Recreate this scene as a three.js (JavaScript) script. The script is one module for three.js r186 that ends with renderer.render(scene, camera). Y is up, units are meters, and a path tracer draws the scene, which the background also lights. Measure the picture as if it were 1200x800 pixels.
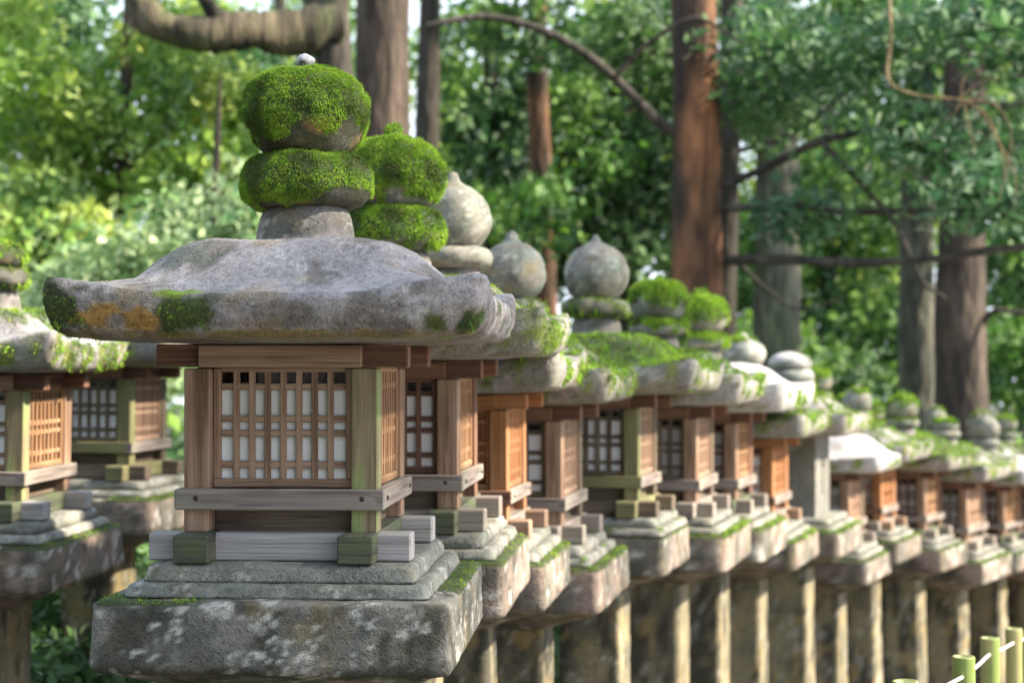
import * as THREE from 'three';
import { ImprovedNoise } from 'three/addons/math/ImprovedNoise.js';
import { mergeGeometries } from 'three/addons/utils/BufferGeometryUtils.js';

// ---------------------------------------------------------------- camera, sky, sun, exposure
const scene = new THREE.Scene();
const EYE = 1.5, F = 1860;                                   // eye height; focal length in photograph pixels (1200 wide)
const camera = new THREE.PerspectiveCamera(2 * Math.atan(400 / F) * 180 / Math.PI, 1.5, 0.1, 400);
camera.position.set(0, EYE, 0);
camera.rotation.x = Math.atan(31 / F);                       // horizon a little below the middle
camera.focus = 3.52; camera.userData.fStop = 3.0;

{ // pale hazy summer sky, even all round
  const W = 128, H = 64, d = new Float32Array(W * H * 4);
  for (let y = 0; y < H; y++) for (let x = 0; x < W; x++) {
    const el = Math.max(0, ((y + 0.5) / H - 0.5) * 2), t = Math.pow(el, 0.6), o = (y * W + x) * 4;
    d[o] = 0.57 - 0.17 * t; d[o + 1] = 0.62 - 0.12 * t; d[o + 2] = 0.69 - 0.03 * t; d[o + 3] = 1;
  }
  const sky = new THREE.DataTexture(d, W, H, THREE.RGBAFormat, THREE.FloatType);
  sky.mapping = THREE.EquirectangularReflectionMapping; sky.magFilter = THREE.LinearFilter; sky.needsUpdate = true;
  scene.background = sky; scene.environment = sky;
}
const sun = new THREE.DirectionalLight(new THREE.Color(1.0, 0.88, 0.68), 5);
sun.position.set(16, 13.2, -4); sun.target.position.set(0, 1, -6);
sun.castShadow = true; sun.shadow.radius = 5; sun.shadow.mapSize.set(2048, 2048);
Object.assign(sun.shadow.camera, { left: -30, right: 30, top: 30, bottom: -30, near: 0.1, far: 80 });
scene.add(sun, sun.target);
const renderer = new THREE.WebGLRenderer({ antialias: true });
renderer.toneMapping = THREE.LinearToneMapping;
renderer.toneMappingExposure = 3.25;
renderer.shadowMap.enabled = true;

// ---------------------------------------------------------------- helpers
const { sin, cos, abs, max, min, floor, pow, sqrt, PI } = Math;
const clamp = (x, a = 0, b = 1) => x < a ? a : x > b ? b : x;
const lerp = (a, b, t) => a + (b - a) * t;
const S = (a, b, x) => { const t = clamp((x - a) / (b - a)); return t * t * (3 - 2 * t); };
const mix3 = (a, b, t) => [lerp(a[0], b[0], t), lerp(a[1], b[1], t), lerp(a[2], b[2], t)];
function rng(seed) { let s = seed >>> 0; return () => { s = (s + 0x6d2b79f5) | 0; let t = Math.imul(s ^ (s >>> 15), 1 | s); t = (t + Math.imul(t ^ (t >>> 7), 61 | t)) ^ t; return ((t ^ (t >>> 14)) >>> 0) / 4294967296; }; }
const PN = new ImprovedNoise();
const n3 = (x, y, z) => PN.noise(x, y, z);
const fbm = (x, y, z, o = 4) => { let s = 0, a = 0.5; for (let i = 0; i < o; i++) { s += a * n3(x, y, z); x = x * 2.03 + 7.1; y = y * 2.01 + 3.7; z = z * 2.05 + 1.3; a *= 0.5; } return s; };
const taken = {};
function numbered(name) { const k = taken[name] = (taken[name] ?? -1) + 1; return k ? name + '_' + String(k).padStart(3, '0') : name; }
function lit(o) { o.castShadow = true; o.receiveShadow = true; return o; }
function thing(name, label, category, group) { const g = new THREE.Group(); g.name = numbered(name); g.userData = { label, category }; if (group) g.userData.group = group; scene.add(g); return g; }
function part(name, geo, mat, parent, x = 0, y = 0, z = 0, s = 1) { const m = lit(new THREE.Mesh(geo, mat)); m.name = name; m.position.set(x, y, z); m.scale.setScalar(s); parent.add(m); return m; }
const ROW = [[-20, -1.6], [3.82, -0.5], [4.8, -0.35], [5.65, -0.19], [6.4, 0.02], [7.2, 0.38], [8.1, 0.74], [8.9, 1.05], [9.7, 1.4], [10.5, 1.84], [11.3, 2.22], [12.6, 3.1], [13.8, 4.15], [14.8, 5.3], [15.2, 5.95], [17, 10], [80, 150]];
const rowX = (Z) => { for (let i = 1; i < ROW.length; i++) if (Z <= ROW[i][0]) { const [a, p] = ROW[i - 1], [b, q] = ROW[i]; return lerp(p, q, clamp((Z - a) / (b - a))); } return 150; };
const ground = (x, Z) => -0.15 * (Math.sqrt((Z - 3.4) * (Z - 3.4) + 1) + (Z - 3.4) - 1) / 2 * (Z < 26 ? 1 : 26 / Z) + 1.35 * S(1.3, 4.2, rowX(Z) - x) * S(1, 6, Z);
const at = (px, py, Z) => new THREE.Vector3((px - 600) * Z / F, EYE + (431 - py) * Z / F, -Z);

// ---------------------------------------------------------------- textures
function hash2(i, j, s) { let h = Math.imul(i, 374761393) ^ Math.imul(j, 668265263) ^ Math.imul(s, 2147483647 ^ 0x5bd1e995); h = Math.imul(h ^ (h >>> 13), 1274126177); return ((h ^ (h >>> 16)) >>> 0) / 4294967296; }
function tn(x, y, px, py, s) { const i = floor(x), j = floor(y), fx = x - i, fy = y - j, u = fx * fx * (3 - 2 * fx), v = fy * fy * (3 - 2 * fy), w = (a, p) => ((a % p) + p) % p;
  return lerp(lerp(hash2(w(i, px), w(j, py), s), hash2(w(i + 1, px), w(j, py), s), u), lerp(hash2(w(i, px), w(j + 1, py), s), hash2(w(i + 1, px), w(j + 1, py), s), u), v); }
function tf(u, v, px, py, s, o = 4) { let r = 0, a = 0.5; for (let k = 0; k < o; k++) { r += a * tn(u * px, v * py, px, py, s + k); px *= 2; py *= 2; a *= 0.5; } return r / (1 - pow(0.5, o)); }
const toS = (c) => 255 * (c <= 0.0031308 ? c * 12.92 : 1.055 * pow(c, 1 / 2.4) - 0.055);
function tex(W, H, fn, srgb = true) {
  const d = new Uint8Array(W * H * 4);
  for (let y = 0; y < H; y++) for (let x = 0; x < W; x++) { const c = fn((x + 0.5) / W, (y + 0.5) / H), o = (y * W + x) * 4; for (let k = 0; k < 3; k++) d[o + k] = srgb ? toS(clamp(c[k])) : 255 * clamp(c[k]); d[o + 3] = 255; }
  const t = new THREE.DataTexture(d, W, H); t.wrapS = t.wrapT = THREE.RepeatWrapping; t.magFilter = THREE.LinearFilter; t.minFilter = THREE.LinearMipmapLinearFilter; t.generateMipmaps = true;
  if (srgb) t.colorSpace = THREE.SRGBColorSpace; t.needsUpdate = true; return t;
}
// stone: grain, pits and pale crusts of lichen; 0.32 m a tile
const stoneH = (u, v) => 0.45 * tf(u, v, 6, 6, 1, 5) + 0.35 * tf(u, v, 40, 40, 9, 3) + 0.2 * tf(u, v, 150, 150, 14, 1);
const pits = (u, v) => S(0.62, 0.80, tf(u, v, 60, 60, 21, 2));
const stoneMap = tex(512, 512, (u, v) => {
  const h = stoneH(u, v), g = tf(u, v, 110, 110, 5, 2), sp = tf(u, v, 24, 24, 33, 5);
  let k = 0.66 + 0.55 * (h - 0.5) + 0.3 * (g - 0.5) + 0.25 * (sp - 0.5); k *= 1 - 0.22 * pits(u, v);
  return mix3([k, k * 0.985, k * 0.97], [0.95, 0.95, 0.93], 0.3 * S(0.56, 0.78, sp));
});
const stoneBump = tex(512, 512, (u, v) => { const h = stoneH(u, v) - 0.22 * pits(u, v); return [h, h, h]; }, false);
const stone = new THREE.MeshStandardMaterial({ name: 'stone', map: stoneMap, bumpMap: stoneBump, bumpScale: 0.005, roughness: 0.93, vertexColors: true });
function woodMap(dark, midc, light, algae, algaeC, seed) {
  return tex(512, 256, (u, v) => {
    const w = v + 0.03 * (tf(u, v, 3, 2, seed + 3, 2) - 0.5);
    const a = tf(u, w, 2, 13, seed, 5), b = tf(u, w, 6, 90, seed + 7, 2), cr = S(0.73, 0.8, tf(u, w, 3, 60, seed + 11, 2)), pat = tf(u, v, 3, 2, seed + 17, 4);
    let c = mix3(dark, midc, S(0.05, 0.6, a + (pat - 0.5) * 0.6)); c = mix3(c, light, S(0.4, 0.95, a * 0.6 + b * 0.3 + (pat - 0.4) * 0.8));
    c = c.map((x) => x * (1 - 0.55 * cr) * (0.92 + 0.16 * b));
    if (algae > 0) c = mix3(c, algaeC.map((x) => x * (0.7 + 0.6 * b)), algae * S(0.38, 0.62, pat + 0.25 * (a - 0.5)));
    return c;
  });
}
const woodBump = tex(512, 256, (u, v) => { const w = v + 0.03 * (tf(u, v, 3, 2, 53, 2) - 0.5), h = 0.6 * tf(u, w, 4, 50, 61, 3) + 0.4 * tf(u, w, 6, 110, 67, 1); return [h, h, h]; }, false);
const wood = (name, ...a) => new THREE.MeshStandardMaterial({ name, map: woodMap(...a), bumpMap: woodBump, bumpScale: 0.0012, roughness: 0.85 });
const GREEN = [0.15, 0.22, 0.05];
const W_ = {
  brown: wood('brown_wood', [0.12, 0.068, 0.044], [0.25, 0.15, 0.1], [0.37, 0.255, 0.185], 0, GREEN, 100),
  red: wood('red_brown_wood', [0.085, 0.04, 0.028], [0.2, 0.1, 0.065], [0.31, 0.2, 0.14], 0, GREEN, 200),
  grey: wood('grey_wood', [0.12, 0.095, 0.085], [0.23, 0.19, 0.175], [0.35, 0.31, 0.29], 0.3, [0.2, 0.2, 0.13], 300),
  pale: wood('pale_grey_wood', [0.2, 0.18, 0.185], [0.31, 0.29, 0.3], [0.42, 0.39, 0.41], 0.12, [0.2, 0.22, 0.13], 400),
  algae: wood('green_stained_wood', [0.13, 0.1, 0.06], [0.25, 0.2, 0.12], [0.36, 0.3, 0.21], 0.8, [0.2, 0.27, 0.09], 500),
  orange: wood('orange_wood', [0.18, 0.075, 0.03], [0.34, 0.145, 0.055], [0.42, 0.225, 0.12], 0.35, [0.24, 0.15, 0.09], 600),
  dark: wood('old_wood', [0.065, 0.045, 0.035], [0.14, 0.097, 0.072], [0.23, 0.175, 0.13], 0.2, [0.08, 0.1, 0.05], 700),
  block: wood('damp_mossy_wood', [0.03, 0.035, 0.025], [0.075, 0.075, 0.055], [0.14, 0.14, 0.1], 0.8, [0.06, 0.085, 0.032], 800),
  sunlitSide: wood('sunlit_side_wood', [0.17, 0.085, 0.04], [0.34, 0.19, 0.1], [0.46, 0.3, 0.18], 0, GREEN, 1000),  // lighter side-lattice wood, the warm sunlight put into its colour
  olive: wood('olive_wood', [0.08, 0.075, 0.035], [0.19, 0.17, 0.085], [0.3, 0.27, 0.16], 0.55, [0.17, 0.19, 0.07], 900),
};
const paperTex = tex(128, 128, (u, v) => { const k = 0.93 + 0.1 * (tf(u, v, 6, 6, 71, 4) - 0.5); return [k, k * 1.005, k * 1.05]; });
const paper = new THREE.MeshPhysicalMaterial({ name: 'paper', map: paperTex, roughness: 0.95, transmission: 0.12, thickness: 0 });
const iron = new THREE.MeshStandardMaterial({ name: 'iron', color: new THREE.Color(0.03, 0.025, 0.022), roughness: 0.7 });
const mossMat = new THREE.MeshStandardMaterial({ name: 'moss', color: 0xffffff, roughness: 0.95, side: THREE.DoubleSide });

// ---------------------------------------------------------------- geometry builders
const boxCache = {};
function beam(lx, ly, lz, axis = 'x', variant = 0, c = 0.003) {                  // chamfered timber, uv in metres along the grain
  const key = [lx, ly, lz, axis, variant, c].join();
  if (boxCache[key]) return boxCache[key];
  const h = [lx / 2, ly / 2, lz / 2], P = [], U = [], N = [], ga = 'xyz'.indexOf(axis), r = rng(variant * 77 + floor(lx * 9173 + ly * 3131 + lz * 7717)), ou = r(), ov = r();
  const pt = (a, s, b, sb, k, sk, who) => { const p = [0, 0, 0]; p[a] = s * (h[a] - (who === a ? 0 : c)); p[b] = sb * (h[b] - (who === b ? 0 : c)); p[k] = sk * (h[k] - (who === k ? 0 : c)); return p; };
  const face = (pts) => {
    const A = new THREE.Vector3(...pts[0]), B = new THREE.Vector3(...pts[1]), C = new THREE.Vector3(...pts[2]), n = B.clone().sub(A).cross(C.clone().sub(A)).normalize();
    if (n.dot(A.add(B).add(C)) < 0) { pts = pts.slice().reverse(); n.negate(); }
    const an = [abs(n.x), abs(n.y), abs(n.z)], d = an.indexOf(max(...an));
    let ua = ga, va; if (d === ga) { ua = (ga + 1) % 3; va = (ga + 2) % 3; } else va = 3 - ga - d;
    for (const t of pts.length === 4 ? [0, 1, 2, 0, 2, 3] : [0, 1, 2]) { P.push(...pts[t]); N.push(n.x, n.y, n.z); U.push(pts[t][ua] / 0.6 + ou + d * 0.37, pts[t][va] / 0.15 + ov + d * 0.21); }
  };
  for (let a = 0; a < 3; a++) { const b = (a + 1) % 3, k = (a + 2) % 3; for (const s of [-1, 1]) face([[-1, -1], [1, -1], [1, 1], [-1, 1]].map(([u, v]) => pt(a, s, b, u, k, v, a))); }
  for (let k = 0; k < 3; k++) { const a = (k + 1) % 3, b = (k + 2) % 3; for (const s of [-1, 1]) for (const t of [-1, 1]) face([pt(a, s, b, t, k, -1, a), pt(a, s, b, t, k, 1, a), pt(a, s, b, t, k, 1, b), pt(a, s, b, t, k, -1, b)]); }
  for (const s of [-1, 1]) for (const t of [-1, 1]) for (const q of [-1, 1]) face([pt(0, s, 1, t, 2, q, 0), pt(0, s, 1, t, 2, q, 1), pt(0, s, 1, t, 2, q, 2)]);
  const g = new THREE.BufferGeometry();
  g.setAttribute('position', new THREE.Float32BufferAttribute(P, 3)); g.setAttribute('normal', new THREE.Float32BufferAttribute(N, 3)); g.setAttribute('uv', new THREE.Float32BufferAttribute(U, 2));
  return boxCache[key] = g;
}
// rows of points -> closed skin; then roughen along the normals, colour, and give box-projected uv in metres
function skin(rows, closeTop = true, closeBottom = true) {
  const n = rows[0].length, P = [], I = [];
  for (const r of rows) for (const p of r) P.push(p[0], p[1], p[2]);
  for (let j = 0; j + 1 < rows.length; j++) for (let i = 0; i < n; i++) { const a = j * n + i, b = j * n + (i + 1) % n, c = a + n, d = b + n; I.push(a, c, b, b, c, d); }
  const cap = (row, flip) => { const c = P.length / 3, q = [0, 0, 0]; for (const p of rows[row]) for (let k = 0; k < 3; k++) q[k] += p[k] / n; P.push(...q); for (let i = 0; i < n; i++) { const a = row * n + i, b = row * n + (i + 1) % n; flip ? I.push(a, b, c) : I.push(b, a, c); } };
  if (closeTop) cap(0, true); if (closeBottom) cap(rows.length - 1, false);
  const g = new THREE.BufferGeometry(); g.setAttribute('position', new THREE.Float32BufferAttribute(P, 3)); g.setIndex(I); g.computeVertexNormals(); return g;
}
function finish(g, disp, colour, uvScale = 0.32) {
  const p = g.attributes.position, nn = g.attributes.normal, N = p.count;
  if (disp) { for (let i = 0; i < N; i++) { const d = disp(p.getX(i), p.getY(i), p.getZ(i), nn.getX(i), nn.getY(i), nn.getZ(i)); p.setXYZ(i, p.getX(i) + nn.getX(i) * d, p.getY(i) + nn.getY(i) * d, p.getZ(i) + nn.getZ(i) * d); } g.computeVertexNormals(); }
  const col = new Float32Array(N * 3), moss = new Float32Array(N), m = g.attributes.normal;
  for (let i = 0; i < N; i++) { const c = colour(p.getX(i), p.getY(i), p.getZ(i), m.getX(i), m.getY(i), m.getZ(i)); col[i * 3] = c[0]; col[i * 3 + 1] = c[1]; col[i * 3 + 2] = c[2]; moss[i] = c[3] ?? 0; }
  g.setAttribute('color', new THREE.BufferAttribute(col, 3)); g.setAttribute('moss', new THREE.BufferAttribute(moss, 1));
  const o = g.toNonIndexed(), q = o.attributes.position, U = new Float32Array(q.count * 2), A = new THREE.Vector3(), B = new THREE.Vector3(), C = new THREE.Vector3();
  for (let i = 0; i < q.count; i += 3) {
    A.fromBufferAttribute(q, i); B.fromBufferAttribute(q, i + 1).sub(A); C.fromBufferAttribute(q, i + 2).sub(A); B.cross(C); const x = abs(B.x), y = abs(B.y), z = abs(B.z), ax = y >= x && y >= z ? 1 : x > z ? 0 : 2;
    for (let k = i; k < i + 3; k++) { U[k * 2] = (ax === 0 ? q.getZ(k) : q.getX(k)) / uvScale; U[k * 2 + 1] = (ax === 1 ? q.getZ(k) : q.getY(k)) / uvScale; }
  }
  o.setAttribute('uv', new THREE.BufferAttribute(U, 2)); return o;
}
function squareRing(hx, hz, y, rho, n) {                                          // rounded square, n points a side
  const out = [];
  for (let k = 0; k < 4; k++) for (let i = 0; i < n; i++) {
    const t = -1 + 2 * i / n; let x, z; if (k === 0) { x = t; z = 1; } else if (k === 1) { x = 1; z = -t; } else if (k === 2) { x = -t; z = -1; } else { x = -1; z = t; }
    x *= hx; z *= hz; const r = min(rho, hx * 0.98, hz * 0.98), cx = clamp(x, -(hx - r), hx - r), cz = clamp(z, -(hz - r), hz - r), dx = x - cx, dz = z - cz, d = Math.hypot(dx, dz);
    if (r > 0 && abs(dx) > 1e-9 && abs(dz) > 1e-9) { x = cx + dx / d * r; z = cz + dz / d * r; } out.push([x, y, z]);
  }
  return out;
}
function squareLoft(keys, n, fine) {                                              // keys from top to bottom: [half, y, corner radius]
  const rows = [];
  for (let k = 0; k + 1 < keys.length; k++) { const a = keys[k], b = keys[k + 1], m = max(1, Math.ceil(Math.hypot(a[0] - b[0], a[1] - b[1]) / fine)); for (let i = 0; i < m; i++) { const t = i / m; rows.push(squareRing(lerp(a[0], b[0], t), lerp(a[0], b[0], t), lerp(a[1], b[1], t), lerp(a[2], b[2], t), n)); } }
  const e = keys[keys.length - 1]; rows.push(squareRing(e[0], e[0], e[1], e[2], n)); return skin(rows);
}
function turned(keys, n, fine) {                                                  // keys from top to bottom: [radius, y]
  const c = new THREE.CatmullRomCurve3(keys.map((k) => new THREE.Vector3(k[0], k[1], 0)), false, 'centripetal'), L = c.getLength(), m = Math.ceil(L / fine), rows = [];
  for (let j = 0; j <= m; j++) { const p = c.getPointAt(j / m), r = max(p.x, 0.0008); rows.push(Array.from({ length: n }, (_, i) => [r * sin(i / n * 2 * PI), p.y, r * cos(i / n * 2 * PI)])); }
  return skin(rows);
}
// moss strands: four thin bent blades to a tuft, scattered where a surface carries moss
const tuft = (() => {
  const r = rng(5), P = [], I = [];
  for (let b = 0; b < 4; b++) {
    const a = b / 4 * 6.283 + r(), tilt = 0.25 + 0.35 * r(), w = 0.06, L = 0.75 + 0.5 * r(), o = P.length / 3, bx = 0.16 * cos(a), bz = 0.16 * sin(a), tx = -sin(a), tz = cos(a);
    for (const [t, k] of [[0, 1], [0.55, 0.8], [1, 0]]) { const out = tilt * t * t * L; for (const s of k ? [-1, 1] : [0]) P.push(bx + cos(a) * out + tx * w * k * s, t * L * (1 - 0.25 * t), bz + sin(a) * out + tz * w * k * s); }
    I.push(o, o + 1, o + 2, o + 1, o + 3, o + 2, o + 2, o + 3, o + 4);
  }
  const g = new THREE.BufferGeometry(); g.setAttribute('position', new THREE.Float32BufferAttribute(P, 3)); g.setIndex(I); g.computeVertexNormals(); return g;
})();
const MOSS = [[0.12, 0.22, 0.018], [0.19, 0.36, 0.022], [0.31, 0.5, 0.04], [0.075, 0.135, 0.016], [0.3, 0.38, 0.05]];
function mossOn(parent, geo, count, len, hang, seed, least = 0.35) {
  const q = geo.attributes.position, nm = geo.attributes.normal, ms = geo.attributes.moss, tri = [], cum = []; let total = 0;
  const A = new THREE.Vector3(), B = new THREE.Vector3(), C = new THREE.Vector3(), N = new THREE.Vector3(), D = new THREE.Vector3(), Y = new THREE.Vector3(0, 1, 0);
  for (let i = 0; i < q.count; i += 3) { const m = (ms.getX(i) + ms.getX(i + 1) + ms.getX(i + 2)) / 3; if (m < least) continue; A.fromBufferAttribute(q, i); B.fromBufferAttribute(q, i + 1).sub(A); C.fromBufferAttribute(q, i + 2).sub(A); total += B.cross(C).length() * m; tri.push(i); cum.push(total); }
  if (!tri.length) return;
  const r = rng(seed), im = lit(new THREE.InstancedMesh(tuft, mossMat, count)), M = new THREE.Matrix4(), Q = new THREE.Quaternion(), Q2 = new THREE.Quaternion(), V = new THREE.Vector3(), col = new THREE.Color();
  for (let k = 0; k < count; k++) {
    const t = r() * total; let lo = 0, hi = cum.length - 1; while (lo < hi) { const c = (lo + hi) >> 1; cum[c] < t ? lo = c + 1 : hi = c; }
    const i = tri[lo]; let a = r(), b = r(); if (a + b > 1) { a = 1 - a; b = 1 - b; }
    A.fromBufferAttribute(q, i); B.fromBufferAttribute(q, i + 1).sub(A); C.fromBufferAttribute(q, i + 2).sub(A); V.copy(A).addScaledVector(B, a).addScaledVector(C, b);
    N.fromBufferAttribute(nm, i); const side = 1 - abs(N.y);
    D.copy(N).multiplyScalar(1 - 0.55 * hang * side).add(new THREE.Vector3((r() - 0.5) * 0.9, (r() - 0.5) * 0.9 - 1.3 * hang * side, (r() - 0.5) * 0.9)).normalize();
    Q.setFromUnitVectors(Y, D).multiply(Q2.setFromAxisAngle(Y, r() * 6.283));
    const L = len * (0.6 + 0.9 * r()) * (0.75 + 0.7 * clamp(0.5 + n3(V.x * 40, V.y * 40, V.z * 40)));
    V.addScaledVector(N, -0.15 * len); M.compose(V, Q, new THREE.Vector3(L, L, L)); im.setMatrixAt(k, M);
    const f = clamp(0.5 + 1.2 * n3(V.x * 14 + 3, V.y * 14, V.z * 14) + 0.45 * (r() - 0.5)), c = f < 0.5 ? mix3(MOSS[3], MOSS[1], f * 2) : mix3(MOSS[1], r() < 0.2 ? MOSS[4] : MOSS[2], f * 2 - 1);
    im.setColorAt(k, col.setRGB(...(r() < 0.07 ? [0.17, 0.12, 0.04] : c)));
  }
  im.name = 'moss'; im.userData.kind = 'stuff'; parent.add(im); return im;
}

// ---------------------------------------------------------------- stone colours
const ST = { grey: [0.40, 0.375, 0.375], pale: [0.58, 0.56, 0.58], dark: [0.13, 0.13, 0.115], pink: [0.42, 0.33, 0.30], ochre: [0.42, 0.31, 0.13], moss: [0.1, 0.155, 0.02], mossDark: [0.05, 0.075, 0.018], teal: [0.2, 0.24, 0.215], white: [0.68, 0.67, 0.64], orange: [0.45, 0.27, 0.08] };
function stoneColour(sp) {                                                        // patches of algae, crusts and moss on bare stone
  const o = sp.seed * 3.17, fr = sp.freq ?? 1;
  return (x, y, z, nx, ny, nz) => {
    const wx = 0.05 * n3(x * 9 + o, y * 9, z * 9), wy = 0.05 * n3(y * 9 + 31, z * 9 + o, x * 9);
    let c = mix3(sp.a ?? ST.grey, sp.b ?? ST.teal, S(-0.18, 0.25, fbm(x * 5 * fr + o, y * 5 * fr, z * 5 * fr, 4)));
    const sy = sp.streak ?? 1, dk = (sp.darkMore ?? 0) + fbm((x + wx) * 9 * fr + o + 40, (y + wy) * 7 * fr * sy, z * 9 * fr, 5) + 0.2 * fbm(x * 48, y * 48 * sy, z * 48 + o, 3); c = mix3(c, sp.stain ?? ST.dark, (sp.dark ?? 0.6) * S(-0.02, 0.22, dk));
    const wh = fbm((x + wx) * 14 * fr + o + 80, (y + wy) * 14 * fr, (z + wx) * 14 * fr, 5) * 0.7 + 0.5 * fbm(x * 62 + o, y * 62, z * 62, 3); c = mix3(c, ST.white, (sp.lichen ?? 0.5) * S(0.16 - (sp.lichenMore ?? 0), 0.26 - (sp.lichenMore ?? 0), wh));
    const oc = fbm(x * 8 * fr + o + 120, y * 8 * fr, z * 8 * fr, 4); c = mix3(c, ST.ochre, (sp.ochre ?? 0.3) * S(0.12, 0.3, oc));
    let m = 0;
    if (sp.moss) { m = sp.moss(x, y, z, nx, ny, nz); m = S(0.35, 0.6, m + 0.75 * fbm(x * 16 + o + 160, y * 16, z * 16, 4)); c = mix3(c, ST.mossDark, 0.92 * m); }
    if (sp.run) { const k = sp.run * S(0.02, 0.2, fbm(x * 20 + o + 200, y * 3.5, z * 20, 3)) * S(0.75, 0.45, abs(ny)); c = mix3(c, [0.24, 0.27, 0.06], k); m = max(m, 0.75 * k); }
    if (sp.extra) for (const e of sp.extra) { const d = Math.hypot((x - e[0]) / e[3], (y - e[1]) / e[4], (z - e[2]) / (e[5] ?? e[3])), k = S(0.62, 0.42, d * 0.5 + 0.9 * fbm(x * 22 + o, y * 22, z * 22 + e[0] * 50, 4) * 0.7 + 0.12); if (k > 0) { c = mix3(c, e[6], k * (e[8] ?? 1)); if (e[7]) m = max(m, k); } }
    return [c[0], c[1], c[2], m];
  };
}
const chip = (x, y, z, o) => -S(0.2, 0.42, fbm(x * 26 + o, y * 26, z * 26, 3));
const rough = (a, o, f = 1) => (x, y, z) => 0.0035 * chip(x, y, z, o) + a * (1.6 * fbm(x * 7 * f + o, y * 7 * f, z * 7 * f, 4) + 0.35 * fbm(x * 60 + o, y * 60, z * 60, 2));

// ---------------------------------------------------------------- lantern pieces (y = 0 at the foot of the beams under the roof)
function roofGeo(sp) {
  const { R, n, seed, colour } = sp, rise = sp.rise ?? 0.135, tip = sp.tip ?? 0.048, th = sp.th ?? 0.09, o = seed * 5.3;
  const top = (x, z) => {
    const a = abs(x) / R, b = abs(z) / R, m = pow(pow(a, 5) + pow(b, 5), 0.2), c = max(a, b), k = min(a, b);
    const w = 1 + 0.12 * n3(x * 3 + o, z * 3, 1.5);
    return 0.065 + th + rise * (0.5 * (1 - S(0.42, 0.8, m * w)) + 0.5 * (1 - S(0.55, 1.06, m))) + 0.01 * (1 - m) + tip * (0.75 + 0.5 * (hash2(x > 0 ? 1 : 2, z > 0 ? 3 : 4, seed * 7))) * S(0.4, 1.02, k) * S(0.5, 1, c);
  };
  const bot = (x, z) => 0.065 + tip * 0.12 * S(0.5, 1.02, min(abs(x), abs(z)) / R) + 0.006 * n3(x * 6 + o, z * 6, 7);
  const rows = [], rings = sp.rings ?? floor(n / 2), rho = 0.03;
  const ring = (h, f, inset = 0) => squareRing(h, h, 0, rho * h / R, n).map(([x, , z]) => { const wob = 1 + 0.022 * n3(x * 4 + o, z * 4, 3.3) * (h / R); return [x * wob, f(x, z), z * wob]; });
  for (let k = 1; k <= rings; k++) rows.push(ring(R * (k / rings) * 0.985, top));
  const es = max(3, Math.round(th / (sp.fine ?? 0.02)));
  for (let k = 0; k <= es; k++) { const t = k / es, bulge = R * (0.997 + 0.006 * sin(t * PI)) - 0.02 * t * t; rows.push(ring(bulge, (x, z) => lerp(top(x, z) - 0.012, bot(x, z) + 0.012, t))); }
  for (let k = 0; k <= 4; k++) rows.push(ring(R * 0.955 - 0.02 - k / 4 * (R * 0.9), k === 0 ? bot : (x, z) => k === 1 ? 0.06 : 0.0545));
  return finish(skin(rows), (x, y, z, nx, ny, nz) => ny < -0.7 ? 0 : 0.0012 * n3(x * 10, y * 130, z * 10) + rough(0.009, o)(x, y, z), colour);
}
function jewelGeo(kind, n, fine, colour, o) {
  const keys = kind === 'onion' ? [[0.004, 0.30], [0.018, 0.292], [0.024, 0.27], [0.04, 0.252], [0.09, 0.225], [0.135, 0.175], [0.15, 0.11], [0.138, 0.055], [0.105, 0.016], [0.075, 0], [0.02, 0]]
    : kind === 'flat' ? [[0.01, 0.11], [0.07, 0.105], [0.12, 0.08], [0.14, 0.045], [0.12, 0.008], [0.08, 0], [0.02, 0]]
      : [[0.004, 0.252], [0.016, 0.249], [0.024, 0.238], [0.027, 0.218], [0.07, 0.207], [0.122, 0.178], [0.15, 0.13], [0.151, 0.088], [0.132, 0.04], [0.1, 0.01], [0.07, 0], [0.02, 0]];
  return finish(turned(keys, n, fine), rough(0.016, o, 0.9), colour);
}
const ringKeys = [[0.02, 0.072], [0.09, 0.072], [0.135, 0.062], [0.154, 0.04], [0.152, 0.018], [0.128, 0.002], [0.09, -0.002], [0.02, -0.002]];
const neckKeys = [[0.02, 0.1], [0.088, 0.1], [0.1, 0.092], [0.109, 0.072], [0.115, 0.045], [0.119, 0.022], [0.121, 0.016], [0.142, 0.013], [0.147, 0.008], [0.147, -0.01], [0.13, -0.03], [0.02, -0.03]];

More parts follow.
